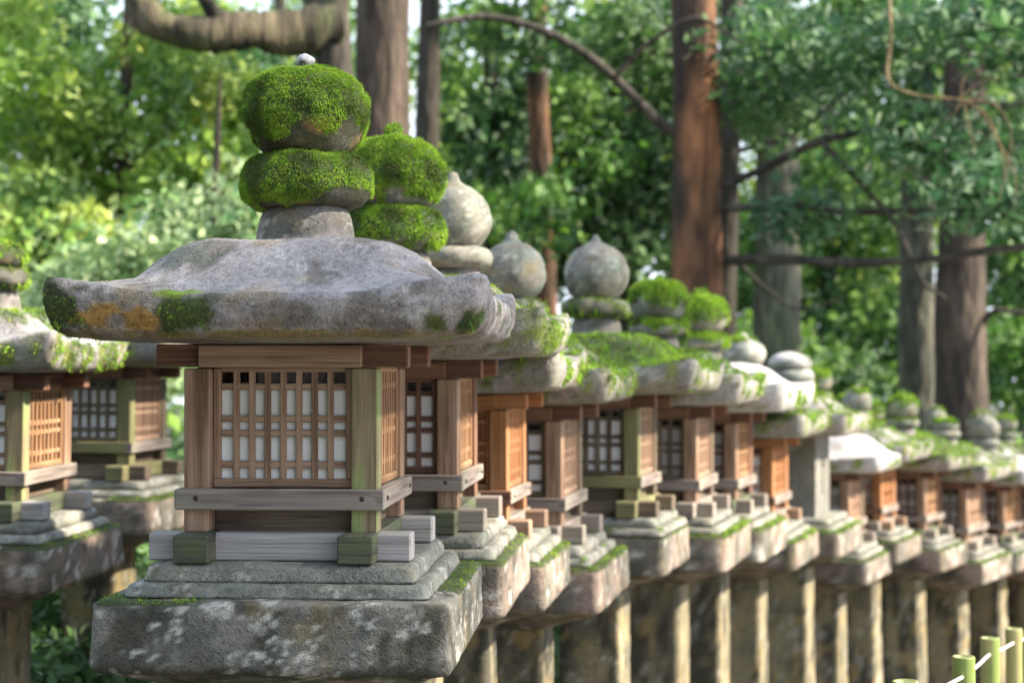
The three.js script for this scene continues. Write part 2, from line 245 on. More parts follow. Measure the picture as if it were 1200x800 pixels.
// lattice window: a frame with bars of its own and paper behind; faces +z, 0.305 wide opening
const frameGeo = (v) => mergeGeometries([beam(0.29, 0.013, 0.018, 'x', v).clone().translate(0, -0.0035, 0), beam(0.325, 0.02, 0.022, 'x', v).clone().translate(0, -0.2633, 0), beam(0.0175, 0.2533, 0.022, 'y', v).clone().translate(-0.1538, -0.1266, 0), beam(0.0175, 0.2533, 0.022, 'y', v + 1).clone().translate(0.1538, -0.1266, 0)]);
const frames = [frameGeo(0), frameGeo(4)];
function lattice(root, E, s, mats, turn, hasPaper, nV, v = 0, tone = paper, dx = 0, full = 0) {
  const sideways = abs(sin(turn)) > 0.5, off = sideways ? 0.203 : 0.186; if (sideways) mats = { bar: mats.side ?? W_.sunlitSide, board: mats.sideBoard ?? W_.brown };  // side lattices take a lighter wood, sunlit tone painted in
  const f = part('window_frame', frames[v % 2], mats.bar, root, 0, E, 0, s);
  f.rotation.y = turn; f.position.x = (sin(turn) * off + dx) * s; f.position.z = cos(turn) * off * s;
  const pitch = 0.290 / (nV + 1);
  for (let i = 1; i <= nV; i++) part('lattice_bar', beam(nV < 6 ? 0.017 : 0.014, 0.2533, 0.012, 'y', i % 3, 0.0015), mats.bar, f, -0.145 + pitch * i, -0.1266, 0.002);
  for (const y of [-0.0426, -0.116, -0.149, -0.2206]) part('lattice_bar', beam(0.290, 0.0155, 0.0105, 'x', 1, 0.0015), mats.bar, f, 0, y, 0.0003);
  if (hasPaper) part('paper_pane', new THREE.PlaneGeometry(0.296, 0.204), tone, f, 0, -0.152, -0.0075);
  if (full) part('paper_pane', new THREE.PlaneGeometry(full, 0.0495), tone, f, 0, -0.0248, -0.0075);
  if (!hasPaper) part('back_board', beam(0.296, 0.245, 0.008, 'y', v), mats.board, f, 0, -0.124, -0.012);
}
const nailGeo = new THREE.SphereGeometry(0.0065, 8, 6);
function firebox(root, E, s, m, o) {
  const dx = o.dx ?? 0, jr = rng(floor(E * 9973)), P = (name, g, mat, x, y, z) => { const q = part(name, g, mat, root, (x + dx) * s, E + y * s, z * s, s); q.rotation.set((jr() - 0.5) * 0.009, (jr() - 0.5) * 0.009, (jr() - 0.5) * 0.009); return q; };
  // beams under the roof
  for (const z of [0.19, -0.19]) { P('head_beam', beam(0.58, 0.052, 0.05, 'x', z > 0 ? 1 : 2), m.head, 0, 0.0272, z); }
  for (const x of [0.19, -0.19]) P('side_beam', beam(0.046, 0.05, 0.329, 'z', 1), m.head, x, 0.0268, 0);
  P('head_board', beam(0.375, 0.05, 0.018, 'x', 5), m.head2 ?? m.head, 0, 0.0262, 0.2245);
  // posts
  let k = 0;
  for (const [x, z] of [[-1, 1], [1, 1], [-1, -1], [1, -1]]) P('post', beam(0.06, 0.372, 0.06, 'y', k), [m.post, m.post2 ?? m.post, m.post, m.post][k++], x * 0.1925, -0.187, z * 0.1925);
  // rails round the middle, their ends lapped and pegged
  for (const z of [1, -1]) { const r = P('rail', beam(0.478, 0.047, 0.03, 'x', z > 0 ? 3 : 4), m.rail, 0, -0.2975, z * 0.2245); if (o.nails) for (const x of [-0.19, 0.19]) part('peg', nailGeo, iron, r, x, 0.003, z * 0.0135); }
  for (const x of [1, -1]) { const r = P('rail', beam(0.03, 0.045, 0.478, 'z', x > 0 ? 3 : 4), m.railSide ?? m.rail, x * 0.2245, -0.297, 0); if (o.nails) for (const z of [-0.19, 0.19]) part('peg', nailGeo, iron, r, x * 0.0135, 0.002, z); }
  // boards under the rails
  for (const z of [1, -1]) P('lower_board', beam(0.325, 0.09, 0.012, 'x', 6), m.low, 0, -0.332, z * 0.168);
  for (const x of [1, -1]) P('lower_board', beam(0.012, 0.09, 0.325, 'z', 6), m.low, x * 0.178, -0.332, 0);
  // crossed sills
  for (const z of [1, -1]) P('foot_beam', beam(0.6, 0.062, 0.07, 'x', z > 0 ? 7 : 8, 0.004), m.foot, 0, -0.4045, z * 0.2);
  for (const x of [1, -1]) P('foot_beam', beam(0.081, 0.064, 0.598, 'z', x > 0 ? 7 : 8, 0.004), m.block, x * 0.184, -0.4035, 0.002);
  lattice(root, E, s, m, 0, o.front !== 'board', o.bars ?? 7, 0, o.paper, dx);
  lattice(root, E, s, m, PI / 2, false, o.sideBars ?? 7, 1, paper, dx);
  lattice(root, E, s, m, -PI / 2, false, o.sideBars ?? 7, 1, paper, dx);
  lattice(root, E, s, m, PI, true, o.bars ?? 7, 0, o.paper, dx, 0.296);
}
const SETS = {
  brown: { head: W_.red, head2: W_.brown, post: W_.brown, post2: W_.algae, rail: W_.grey, railSide: W_.grey, low: W_.dark, foot: W_.pale, block: W_.block, bar: W_.brown, board: W_.brown },
  red: { head: W_.red, post: W_.red, post2: W_.brown, rail: W_.grey, low: W_.dark, foot: W_.grey, block: W_.block, bar: W_.red, board: W_.orange },
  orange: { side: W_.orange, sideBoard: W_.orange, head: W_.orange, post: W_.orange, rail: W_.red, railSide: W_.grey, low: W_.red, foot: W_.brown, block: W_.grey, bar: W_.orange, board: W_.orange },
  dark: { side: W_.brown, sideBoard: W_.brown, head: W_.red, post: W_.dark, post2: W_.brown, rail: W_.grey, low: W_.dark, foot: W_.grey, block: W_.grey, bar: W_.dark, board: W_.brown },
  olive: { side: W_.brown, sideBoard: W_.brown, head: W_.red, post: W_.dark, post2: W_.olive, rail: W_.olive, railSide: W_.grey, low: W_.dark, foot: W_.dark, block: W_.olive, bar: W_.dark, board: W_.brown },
};
const greyPaper = new THREE.MeshPhysicalMaterial({ name: 'grey_paper', color: new THREE.Color(0.5, 0.47, 0.47), map: paperTex, roughness: 0.95, transmission: 0.2, thickness: 0 });  // same paper map in a darker grey, for the farther windows

function lantern(sp) {
  const { X, Z, seed } = sp, s = sp.s ?? 1, near = Z < 4.5 ? 2 : Z < 7.6 ? 1 : 0, y0 = ground(X, Z), E = EYE + sp.dy - y0;
  const root = thing('stone_lantern', sp.label, 'lantern', sp.group ?? 'stone lanterns lining the path');
  root.position.set(X, y0, -Z); root.rotation.y = -sp.th * PI / 180; if (seed > 1) { root.rotation.x = (hash2(seed, 3, 9) - 0.5) * 0.03; root.rotation.z = (hash2(seed, 5, 7) - 0.5) * 0.03; }
  const o = seed * 11.7, n = [14, 30, 64][near], fine = [0.03, 0.014, 0.006][near];
  const mossT = sp.mossTop ?? 0.3;
  // plinth and shaft
  const sh = (sp.shaft ?? 0.125) * s, yp = E - 0.66 * s;
  const sc = stoneColour({ seed: seed + 1, streak: 0.25, a: [0.36, 0.31, 0.2], b: [0.2, 0.19, 0.135], dark: 0.9, darkMore: 0.04, stain: [0.06, 0.058, 0.045], lichen: 0.45, ochre: 0.7, freq: 1.1 });
  part('plinth', finish(squareLoft([[0.26, 0.14, 0.03], [0.3, 0.11, 0.03], [0.32, -0.25, 0.03]], max(8, n >> 2), 0.05), rough(0.01, o), sc), stone, root);
  part('shaft', finish(squareLoft([[sh * 0.97, yp + 0.02, 0.012], [sh, yp - 0.1, 0.012], [sh * 1.06, 0.1, 0.012]], max(8, n >> 1), near ? 0.02 : 0.05), rough(0.006, o + 3), sc), stone, root);
  // platform: three carved tiers and a curved underside
  const hw = (sp.half ?? 0.378), bevel = 0.012;
  const pc = stoneColour({ seed: seed + 2, a: sp.platA ?? [0.38, 0.29, 0.255], b: sp.platB ?? [0.2, 0.19, 0.165], dark: sp.platDark ?? 0.7, stain: [0.07, 0.07, 0.055], darkMore: 0.03, lichen: 0.85, lichenMore: sp.platLichen ?? 0.03, ochre: 0.25, moss: sp.platMoss ?? ((x, y, z, nx, ny) => ny > 0.5 ? (x > 0.2 ? 0.75 : 0.1 + mossT * 0.45) : -0.25), extra: sp.platExtra, freq: 1 });
  const chisel = (x, y, z, nx, ny, nz) => rough(0.0042, o + 5)(x, y, z) + (abs(nx) > 0.6 ? 0.0055 * n3(z * 50 + o, y * 4, 2) : abs(nz) > 0.6 ? 0.0012 * n3(x * 45 + o, y * 6, 4) : 0);
  const plat = part('platform', finish(squareLoft([[0.05, -0.507, 0.01], [0.2, -0.507, 0.03], [hw - bevel, -0.507, 0.015], [hw - 0.002, -0.513, 0.015], [hw, -0.522, 0.018], [hw + 0.004, -0.648, 0.018], [hw - 0.003, -0.662, 0.018], [hw - 0.03, -0.672, 0.03], [hw - 0.16, -0.725, 0.05], [sh / s + 0.015, -0.76, 0.03], [0.03, -0.76, 0.01]], n, fine * 1.5), chisel, pc), stone, root, 0, E, 0, s);
  const stepG = (h, t, b) => finish(squareLoft([[0.05, t, 0.01], [h - 0.014, t, 0.02], [h - 0.003, t - 0.006, 0.02], [h, t - 0.018, 0.02], [h + 0.004, b, 0.02], [0.05, b, 0.01]], n, fine * 1.5), rough(0.0025, o + h * 30), stoneColour({ seed: seed + h * 10, a: [0.25, 0.265, 0.24], b: [0.36, 0.36, 0.33], dark: 0.6, lichen: 0.6, ochre: 0.15, moss: sp.stepMoss ?? ((x, y, z, nx, ny) => ny > 0.4 ? 0.1 + mossT * 0.3 : 0.0) }));
  const st1 = part('step', stepG(0.337, -0.476, -0.506), stone, plat, 0, 0, 0), st2 = part('step', stepG(0.302, -0.437, -0.475), stone, plat, 0, 0, 0);
  // firebox
  if (sp.wood === 'stone') {
    const fc = stoneColour({ seed: seed + 3, a: [0.3, 0.3, 0.28], b: [0.2, 0.21, 0.19], dark: 0.6, lichen: 0.3 });
    const shape = new THREE.Shape([[-0.2, -0.437], [0.2, -0.437], [0.2, 0.062], [-0.2, 0.062]].map((p) => new THREE.Vector2(...p))), hole = new THREE.Path();
    hole.moveTo(-0.03, -0.32); hole.lineTo(0.03, -0.32); hole.lineTo(0.022, -0.16); hole.absarc(0, -0.12, 0.05, -1.0, PI + 1.0, false); hole.lineTo(-0.022, -0.16); hole.closePath(); shape.holes.push(hole);
    const slab = new THREE.ExtrudeGeometry(shape, { depth: 0.05, bevelEnabled: true, bevelSize: 0.004, bevelThickness: 0.004, bevelSegments: 1, curveSegments: 10 });
    for (const t of [0, 1, 2, 3]) { const g = slab.clone().translate(0, 0, 0.15); g.rotateY(t * PI / 2); if (t % 2) g.scale(0.998, 1, 0.74); part('firebox_wall', finish(g.index ? g : mergeIdx(g), null, fc), stone, root, 0, E, 0, s); }
  } else firebox(root, E, s, SETS[sp.wood], sp.box ?? {});
  // roof
  const rc = stoneColour({ seed: seed + 4, a: sp.roofA ?? ST.grey, b: sp.roofB ?? [0.34, 0.32, 0.33], dark: sp.roofDark ?? 0.35, lichen: sp.roofLichen ?? 0.4, ochre: sp.roofOchre ?? 0.3, stain: sp.roofStain, moss: sp.roofMoss ?? ((x, y, z, nx, ny) => mossT * (0.5 + 0.5 * ny) + (abs(ny) < 0.5 ? 0.12 : 0)), extra: sp.roofExtra, run: sp.run ?? 0.9 });
  const roof = part('roof', roofGeo({ R: sp.R / s, n: [20, 40, 110][near], rings: [10, 20, 60][near], fine: [0.03, 0.016, 0.0055][near], seed, colour: rc, tip: sp.tip, rise: sp.rise, th: sp.thick }), stone, root, 0, E, 0, s);
  // finial: neck, ring, jewel
  const yn = 0.065 + (sp.thick ?? 0.09) + (sp.rise ?? 0.135) - 0.004, fs = sp.fs ?? 1;
  const nc = stoneColour({ seed: seed + 5, a: [0.22, 0.21, 0.2], b: [0.33, 0.3, 0.31], dark: 0.7, lichen: 0.55, ochre: 0.2, freq: 1.6, moss: (x, y, z, nx, ny) => 0.1 });
  const neck = part('finial_neck', finish(turned(neckKeys, [16, 24, 60][near], fine), rough(0.005, o + 20), nc), stone, root, 0, E + yn * s, 0, s * fs); neck.scale.y *= sp.neckY ?? 1; const nl = 0.099 * (sp.neckY ?? 1);
  if (sp.finial !== 'none') {
    const gc = stoneColour({ seed: seed + 6, a: sp.finA ?? [0.3, 0.29, 0.25], b: sp.finB ?? ST.teal, dark: sp.finDark ?? 0.7, lichen: sp.finLichen ?? 0.4, ochre: 0.4, freq: 1.4, moss: sp.ringMoss ?? ((x, y, z, nx, ny) => sp.finMoss * 0.9 + 0.25 * ny), extra: sp.ringExtra });
    const rg = finish(turned(ringKeys.map(([a, b]) => [a, b * (sp.ringH ?? 0.085) / 0.072]), [18, 32, 90][near], fine), rough(0.009, o + 25), gc), rh = sp.ringH ?? 0.085, ring = part('finial_ring', rg, stone, root, 0, E + (yn + nl * fs) * s, 0, s * fs);
    const jc = stoneColour({ seed: seed + 7, a: sp.finA ?? [0.3, 0.29, 0.25], b: sp.finB ?? ST.teal, streak: 0.35, dark: sp.finDark ?? 0.75, lichen: sp.finLichen ?? 0.4, ochre: 0.4, freq: 1.4, moss: sp.jewelMoss ?? ((x, y, z, nx, ny) => sp.finMoss + 0.45 * ny), extra: sp.jewelExtra });
    const jg = jewelGeo(sp.jewel ?? 'round', [20, 40, 110][near], fine, jc, o + 30), jw = part('finial_jewel', jg, stone, root, 0, E + (yn + (nl - 0.002 + rh - 0.004) * fs) * s, 0, s * fs);
    if (sp.tufts) { mossOn(jw, jg, floor(sp.tufts * 1.0), sp.len ?? 0.014, sp.hang ?? 1, seed + 50); mossOn(ring, rg, floor(sp.tufts * 0.7), sp.len ?? 0.014, sp.hang ?? 1, seed + 51); }
  }
  if (sp.roofTufts) mossOn(roof, roof.geometry, sp.roofTufts, sp.len ?? 0.014, 0.6, seed + 52);
  if (sp.platTufts) mossOn(plat, plat.geometry, sp.platTufts, (sp.len ?? 0.014) * 0.8, 0.3, seed + 53);
  if (sp.stepTufts) mossOn(st1, st1.geometry, sp.stepTufts, (sp.len ?? 0.014) * 0.8, 0.3, seed + 54);
  return root;
}
function mergeIdx(g) { const o = new THREE.BufferGeometry(); o.setAttribute('position', g.attributes.position); o.setAttribute('normal', g.attributes.normal); o.setIndex(Array.from({ length: g.attributes.position.count }, (_, i) => i)); return o; }

// ---------------------------------------------------------------- ground
{
  const nx = 150, nz = 130, P = [], I = [], C = [];
  for (let j = 0; j <= nz; j++) for (let i = 0; i <= nx; i++) { const u = i / nx * 2 - 1, v = j / nz, x = 120 * u * u * u * 0.9 + 12 * u, Z = -40 + 40 * 1 + (pow(v, 2.2) * 160) - 30 * pow(1 - v, 8); P.push(x, ground(x, Z) + 0.05 * fbm(x * 0.8, Z * 0.8, 2, 3), -Z); const k = 0.5 + fbm(x * 1.7, Z * 1.7, 5, 4); C.push(...mix3([0.034, 0.025, 0.016], [0.022, 0.03, 0.012], clamp(k))); if (i < nx && j < nz) { const a = j * (nx + 1) + i; I.push(a, a + 1, a + nx + 1, a + 1, a + nx + 2, a + nx + 1); } }
  const g = new THREE.BufferGeometry(); g.setAttribute('position', new THREE.Float32BufferAttribute(P, 3)); g.setAttribute('color', new THREE.Float32BufferAttribute(C, 3)); g.setIndex(I); g.computeVertexNormals();
  const m = part('ground', g, new THREE.MeshStandardMaterial({ name: 'leaf_litter', vertexColors: true, roughness: 1 }), scene); m.userData = { kind: 'structure', label: 'forest floor of leaf litter and low moss', category: 'ground' };
  // gravel path beside the bamboo posts
  const Q = [], J = [], K = [], px = (Z) => 1.35 + 0.025 * (Z - 4) * (Z - 4) * 0.75 + 0.25 * (Z - 4);
  for (let j = 0; j <= 60; j++) { const Z = -6 + j * 0.4; for (let i = 0; i <= 8; i++) { const x = px(max(Z, -1)) + i * 0.75; Q.push(x, ground(x, Z) + 0.045 + 0.01 * n3(x * 3, Z * 3, 1), -Z); const k = 0.9 + 0.5 * fbm(x * 6, Z * 6, 3, 4); K.push(0.46 * k, 0.42 * k, 0.34 * k); if (i < 8 && j < 60) { const a = j * 9 + i; J.push(a, a + 1, a + 9, a + 1, a + 10, a + 9); } } }
  const g2 = new THREE.BufferGeometry(); g2.setAttribute('position', new THREE.Float32BufferAttribute(Q, 3)); g2.setAttribute('color', new THREE.Float32BufferAttribute(K, 3)); g2.setIndex(J); g2.computeVertexNormals();
  const p = part('path', g2, new THREE.MeshStandardMaterial({ name: 'gravel', vertexColors: true, roughness: 1 }), scene); p.userData = { kind: 'structure', label: 'pale gravel path beside the bamboo posts', category: 'path' };
}

// ---------------------------------------------------------------- the lanterns
const dirMoss = (base, k = 1) => (x, y, z, nx, ny) => base + k * ny;
lantern({ X: -0.497, Z: 3.82, th: 4, dy: 0, R: 0.477, seed: 1, wood: 'brown', box: { nails: true, bars: 7, dx: -0.013 },
  label: 'large lantern with bare grey roof, white paper lattice window and round mossy finial', finial: 'round', finMoss: 0.5, finA: [0.085, 0.085, 0.045], finB: [0.06, 0.065, 0.035], finLichen: 0.12, finDark: 0.5, tufts: 30000, len: 0.0062, hang: 1.2, ringH: 0.128,
  mossTop: 0.05, run: 0, roofA: [0.43, 0.39, 0.405], roofB: [0.36, 0.335, 0.345], roofDark: 0.7, roofStain: [0.16, 0.135, 0.115], roofTufts: 900, platTufts: 700, stepTufts: 120, platDark: 0.9, platA: [0.27, 0.26, 0.24], platB: [0.15, 0.15, 0.13], half: 0.392, platLichen: 0.04,
  jewelMoss: (x, y, z, nx, ny) => (y > 0.214 ? -1 : 0.8 + 0.2 * ny - 0.4 * S(0.05, 0.005, y) - (z > 0 ? 0.42 * S(0.095, 0.045, y) * S(-0.06, 0.04, x) : 0)), ringMoss: (x, y, z, nx, ny) => 0.72 + 0.3 * ny - 0.5 * S(0.045, 0.01, y) * S(0.02, 0.1, x),
  jewelExtra: [[0, 0.24, 0, 0.045, 0.03, 0.045, [0.6, 0.6, 0.66]], [0.06, 0.06, 0.13, 0.04, 0.022, 0.06, [0.3, 0.17, 0.06], false, 0.8]],
  roofMoss: (x, y, z, nx, ny) => (abs(nx) > 0.7 ? 0.25 : -0.4),
  roofExtra: [[-0.45, 0.12, 0.47, 0.07, 0.09, 0.12, [0.045, 0.06, 0.025], true], [-0.475, 0.13, 0.3, 0.1, 0.1, 0.3, [0.06, 0.08, 0.02], true], [-0.36, 0.115, 0.47, 0.06, 0.035, 0.06, ST.orange], [-0.26, 0.1, 0.47, 0.05, 0.03, 0.06, ST.orange], [-0.165, 0.115, 0.47, 0.075, 0.06, 0.06, [0.06, 0.085, 0.02], true], [-0.19, 0.16, 0.45, 0.05, 0.012, 0.03, [0.22, 0.32, 0.03], true],
    [0.37, 0.1, 0.46, 0.03, 0.03, 0.05, [0.1, 0.12, 0.03], true], [0.45, 0.1, 0.45, 0.05, 0.045, 0.06, [0.05, 0.08, 0.02], true], [0, 0.068, 0.46, 0.6, 0.014, 0.05, [0.35, 0.27, 0.1], false, 0.8], [-0.22, 0.25, 0.25, 0.1, 0.05, 0.15, [0.13, 0.15, 0.12], false, 0.8]],
  platMoss: (x, y, z, nx, ny) => ny > 0.5 ? (x < -0.15 && z > 0.25 ? 0.55 : x > 0.33 && z < 0.2 ? 1.0 : -0.1) : -0.3 });
lantern({ X: -0.349, Z: 4.81, th: 6, dy: -0.03, R: 0.5, seed: 2, half: 0.37, wood: 'red', box: { nails: true, bars: 6 }, label: 'lantern with bright moss cushion finial just behind the large bare-roofed lantern', finial: 'round', finMoss: 0.7, tufts: 18000, len: 0.009, hang: 0.9, ringH: 0.128,
  mossTop: 0.55, roofTufts: 5000, platTufts: 900, roofA: [0.45, 0.42, 0.38], roofLichen: 0.7, roofExtra: [[0.5, 0.12, 0.2, 0.06, 0.06, 0.5, [0.2, 0.26, 0.05], true]] });
lantern({ X: -0.19, Z: 5.65, th: 9, dy: -0.145, R: 0.43, seed: 3, half: 0.365, wood: 'orange', box: { nails: true, front: 'board', bars: 5 }, label: 'lantern with orange wooden firebox below a tall pointed grey onion finial', jewel: 'onion', finMoss: -0.3, finA: [0.3, 0.29, 0.255], finB: [0.22, 0.25, 0.22], finDark: 0.5, finLichen: 0.5, fs: 0.9, neckY: 2.4, mossTop: 0.35, roofTufts: 2600, platTufts: 900, stepTufts: 500, roofA: [0.3, 0.29, 0.27] });
lantern({ X: 0.017, Z: 6.4, th: 12, dy: -0.205, s: 1.08, R: 0.46, seed: 4, wood: 'dark', box: { bars: 4 }, label: 'dark wood lantern with grey onion finial between orange firebox and bright moss roof', jewel: 'onion', finMoss: -0.25, finA: [0.26, 0.245, 0.215], finDark: 0.9, fs: 0.86, mossTop: 0.62, roofA: [0.32, 0.31, 0.29], roofTufts: 4200, platTufts: 900, stepTufts: 500, ringMoss: () => 0.5, tufts: 700 });
lantern({ X: 0.375, Z: 7.2, th: 15, dy: -0.18, s: 1.08, R: 0.53, seed: 5, half: 0.345, wood: 'olive', box: { bars: 5 }, label: 'lantern with broad grey onion finial over a roof capped with bright green moss', jewel: 'onion', finMoss: -0.25, finA: [0.29, 0.27, 0.235], finDark: 0.9, fs: 0.94, mossTop: 0.9, roofA: [0.34, 0.33, 0.31], roofTufts: 9000, platTufts: 900, stepTufts: 500, ringMoss: () => 0.5, tufts: 700, roofMoss: (x, y, z, nx, ny) => ny > 0.3 ? (y > 0.165 ? 0.95 : 0.5) : 0.25 });
lantern({ X: 0.74, Z: 8.1, th: 17, dy: -0.245, s: 1.1, R: 0.5, seed: 6, wood: 'dark', box: { bars: 5, paper: greyPaper }, label: 'lantern with moss-topped round finial, nearer of the adjoining mossy pair', finial: 'round', finMoss: 0.4, fs: 0.86, finA: [0.34, 0.33, 0.3], tufts: 3500, len: 0.02, mossTop: 0.42, roofA: [0.46, 0.45, 0.46], roofB: [0.36, 0.36, 0.37], roofTufts: 2200, platTufts: 900, stepTufts: 400 });
lantern({ X: 1.05, Z: 8.9, th: 19, dy: -0.3, s: 1.1, R: 0.56, seed: 7, wood: 'red', box: { bars: 5, paper: greyPaper }, label: 'lantern with sweeping pale roof and moss-topped finial, farther of the adjoining mossy pair', finial: 'round', fs: 0.88, finMoss: 0.5, tufts: 3500, len: 0.02, mossTop: 0.1, roofA: [0.62, 0.6, 0.63], roofB: [0.55, 0.54, 0.57], roofDark: 0.15, roofTufts: 500, platTufts: 700, stepTufts: 400 });
lantern({ X: 1.4, Z: 9.7, th: 21, dy: -0.47, s: 1.05, R: 0.46, seed: 8, wood: 'orange', box: { bars: 4 }, label: 'orange firebox lantern standing beside the stone keyhole lantern', finial: 'round', finMoss: 0.05, finA: [0.5, 0.5, 0.48], fs: 0.85, tufts: 900, len: 0.02, mossTop: 0.5, roofA: [0.36, 0.37, 0.36], roofTufts: 2000, platTufts: 900 });
lantern({ X: 1.84, Z: 10.5, th: 23, dy: -0.5, s: 1.05, R: 0.46, seed: 9, wood: 'stone', label: 'lantern with grey stone firebox and black keyhole opening', jewel: 'flat', finMoss: -0.2, finA: ST.pale, mossTop: 0.45, roofTufts: 1600, len: 0.02, platTufts: 900 });
lantern({ X: 2.22, Z: 11.3, th: 25, dy: -0.78, s: 1.05, R: 0.5, seed: 10, wood: 'dark', box: { bars: 4, paper: greyPaper }, label: 'low lantern with smooth whitish roof beyond the stone keyhole lantern', finial: 'none', mossTop: 0.1, roofA: [0.66, 0.64, 0.68], roofB: [0.6, 0.59, 0.63], roofDark: 0.1, roofTufts: 300, len: 0.02, platTufts: 300 });
const FAR = [[2.62, 11.9, 27, -0.72, 'orange', 0.35], [3.12, 12.6, 30, -0.83, 'red', 0.6], [3.62, 13.2, 33, -0.95, 'dark', 0.35], [4.15, 13.8, 36, -1.02, 'red', 0.2], [4.7, 14.3, 40, -1.08, 'dark', 0.3], [5.3, 14.8, 44, -1.13, 'dark', 0.45], [5.95, 15.2, 46, -1.2, 'red', 0.3],
  [2.45, 12.9, 25, -0.62, 'dark', 0.6, 1], [3.2, 14.0, 28, -0.82, 'dark', 0.7, 1], [4.0, 15.0, 32, -0.98, 'dark', 0.3, 1], [4.95, 15.9, 38, -1.05, 'dark', 0.45, 1], [3.55, 14.5, 30, -0.9, 'dark', 0.6, 1], [4.5, 15.4, 35, -1.0, 'red', 0.3, 1], [5.5, 16.4, 41, -1.1, 'dark', 0.5, 1], [2.85, 13.4, 27, -0.75, 'red', 0.7, 1], [6.6, 15.5, 48, -1.2, 'dark', 0.4], [6.1, 16.9, 44, -1.12, 'dark', 0.4, 1]];
const ORD = ['first', 'second', 'third', 'fourth', 'fifth', 'sixth', 'seventh', 'eighth', 'ninth', 'tenth'], order = (i) => FAR.filter((f) => !!f[6] === !!FAR[i][6] && f[1] < FAR[i][1]).length;
FAR.forEach(([X, Z, th, dy, w, m, back], i) => lantern({ X, Z, th, dy: dy - 0.03, fs: 0.72 + 0.08 * (i % 2), s: 1.0 + 0.06 * (i % 3), R: 0.47 + 0.03 * (i % 2), seed: 20 + i, wood: w, box: { bars: 4, sideBars: 4, paper: greyPaper }, jewel: ['onion', 'round', 'flat'][i % 3], finMoss: m - 0.3, tufts: m > 0.3 ? 1200 : 400, len: 0.024, mossTop: m * 1.3, roofTufts: floor(3200 * m), platTufts: 300, roofA: m < 0.35 ? [0.5, 0.5, 0.52] : ST.grey,
  label: back ? ORD[order(i)] + ' lantern of the far second row, counted from the stone keyhole lantern' : ORD[order(i)] + ' lantern along the path beyond the low white-roofed one', group: back ? 'far lanterns of the second row' : 'far lanterns along the path' }));
lantern({ X: -1.87, Z: 5.6, th: 5, dy: -0.07, R: 0.385, seed: 41, wood: 'brown', half: 0.375, box: { bars: 5 }, label: 'second-row lantern with dark flat-topped finial and grey roof, beside the large lantern', jewel: 'flat', finMoss: 0.5, finA: [0.1, 0.1, 0.085], finB: [0.08, 0.085, 0.07], finLichen: 0.1, ringMoss: () => 0.5, fs: 0.9, tufts: 1200, mossTop: 0.2, roofA: [0.42, 0.42, 0.44], roofTufts: 1800, platTufts: 500, group: 'lanterns of the second row', rise: 0.11, roofMoss: (x, y, z, nx, ny) => nx > 0.5 ? 0.5 : ny > 0.6 && y > 0.22 ? 0.5 : 0 });
lantern({ X: -1.85, Z: 7.1, th: 8, dy: -0.045, R: 0.47, seed: 42, wood: 'olive', box: { bars: 6 }, label: 'second-row lantern without finial, its window glimpsed below the bare grey roof', finial: 'none', fs: 0.8, mossTop: 0.5, roofTufts: 900, platTufts: 1500, group: 'lanterns of the second row' });

// ---------------------------------------------------------------- bamboo posts and rope
{
  const bm = new THREE.MeshStandardMaterial({ name: 'green_bamboo', map: tex(256, 256, (u, v) => { const a = tf(u, v, 40, 2, 900, 3), b = tf(u, v, 3, 3, 910, 4); return mix3(mix3([0.13, 0.19, 0.04], [0.2, 0.26, 0.065], a), [0.28, 0.26, 0.11], S(0.4, 0.65, b)); }), roughness: 0.5 });
  const cut = new THREE.MeshStandardMaterial({ name: 'cut_bamboo', color: new THREE.Color(0.5, 0.52, 0.3), roughness: 0.8 });
  const spots = [[1060, 798, 4.0], [1128, 769, 4.65], [1159, 747, 5.55], [1187, 736, 6.4], [1216, 726, 7.2]], tops = [];
  spots.forEach(([px, py, Z], i) => {
    const t = at(px, py, Z), y0 = ground(t.x, Z) - 0.05, H = t.y - y0, r = 0.034;
    const labels = [ORD[i] + ' green bamboo post along the rope, counted from the large lantern'];
    const g = thing('bamboo_post', labels[0], 'bamboo post', 'bamboo posts along the path'); g.position.set(t.x, y0, -Z); g.rotation.y = i * 1.3;
    const prof = []; for (let k = 0; k <= 40; k++) { const y = H * k / 40, nd = abs(((y + 0.07 * i) % 0.24) - 0.12); prof.push(new THREE.Vector2(r * (1 - 0.04 * k / 40) + 0.004 * Math.exp(-nd * nd / 0.00004), y)); }
    prof.push(new THREE.Vector2(r * 0.93, H + 0.003), new THREE.Vector2(r * 0.78, H + 0.003));
    part('culm', new THREE.LatheGeometry(prof, 24), bm, g);
    part('cut_end', new THREE.LatheGeometry([new THREE.Vector2(r * 0.775, H + 0.002), new THREE.Vector2(r * 0.76, H - 0.03), new THREE.Vector2(0.001, H - 0.032)], 24), cut, g);
    tops.push(new THREE.Vector3(t.x, t.y - 0.055, -Z));
  });
  const pts = []; tops.forEach((p, i) => { pts.push(p); if (i + 1 < tops.length) { const q = p.clone().lerp(tops[i + 1], 0.5); q.y -= 0.003; pts.push(q); } });
  const rope = part(numbered('rope'), new THREE.TubeGeometry(new THREE.CatmullRomCurve3(pts), 80, 0.005, 8), new THREE.MeshStandardMaterial({ name: 'white_rope', color: new THREE.Color(0.55, 0.55, 0.56), roughness: 0.9 }), scene);
  rope.userData = { label: 'thin white rope strung through the green bamboo posts', category: 'rope' };
}

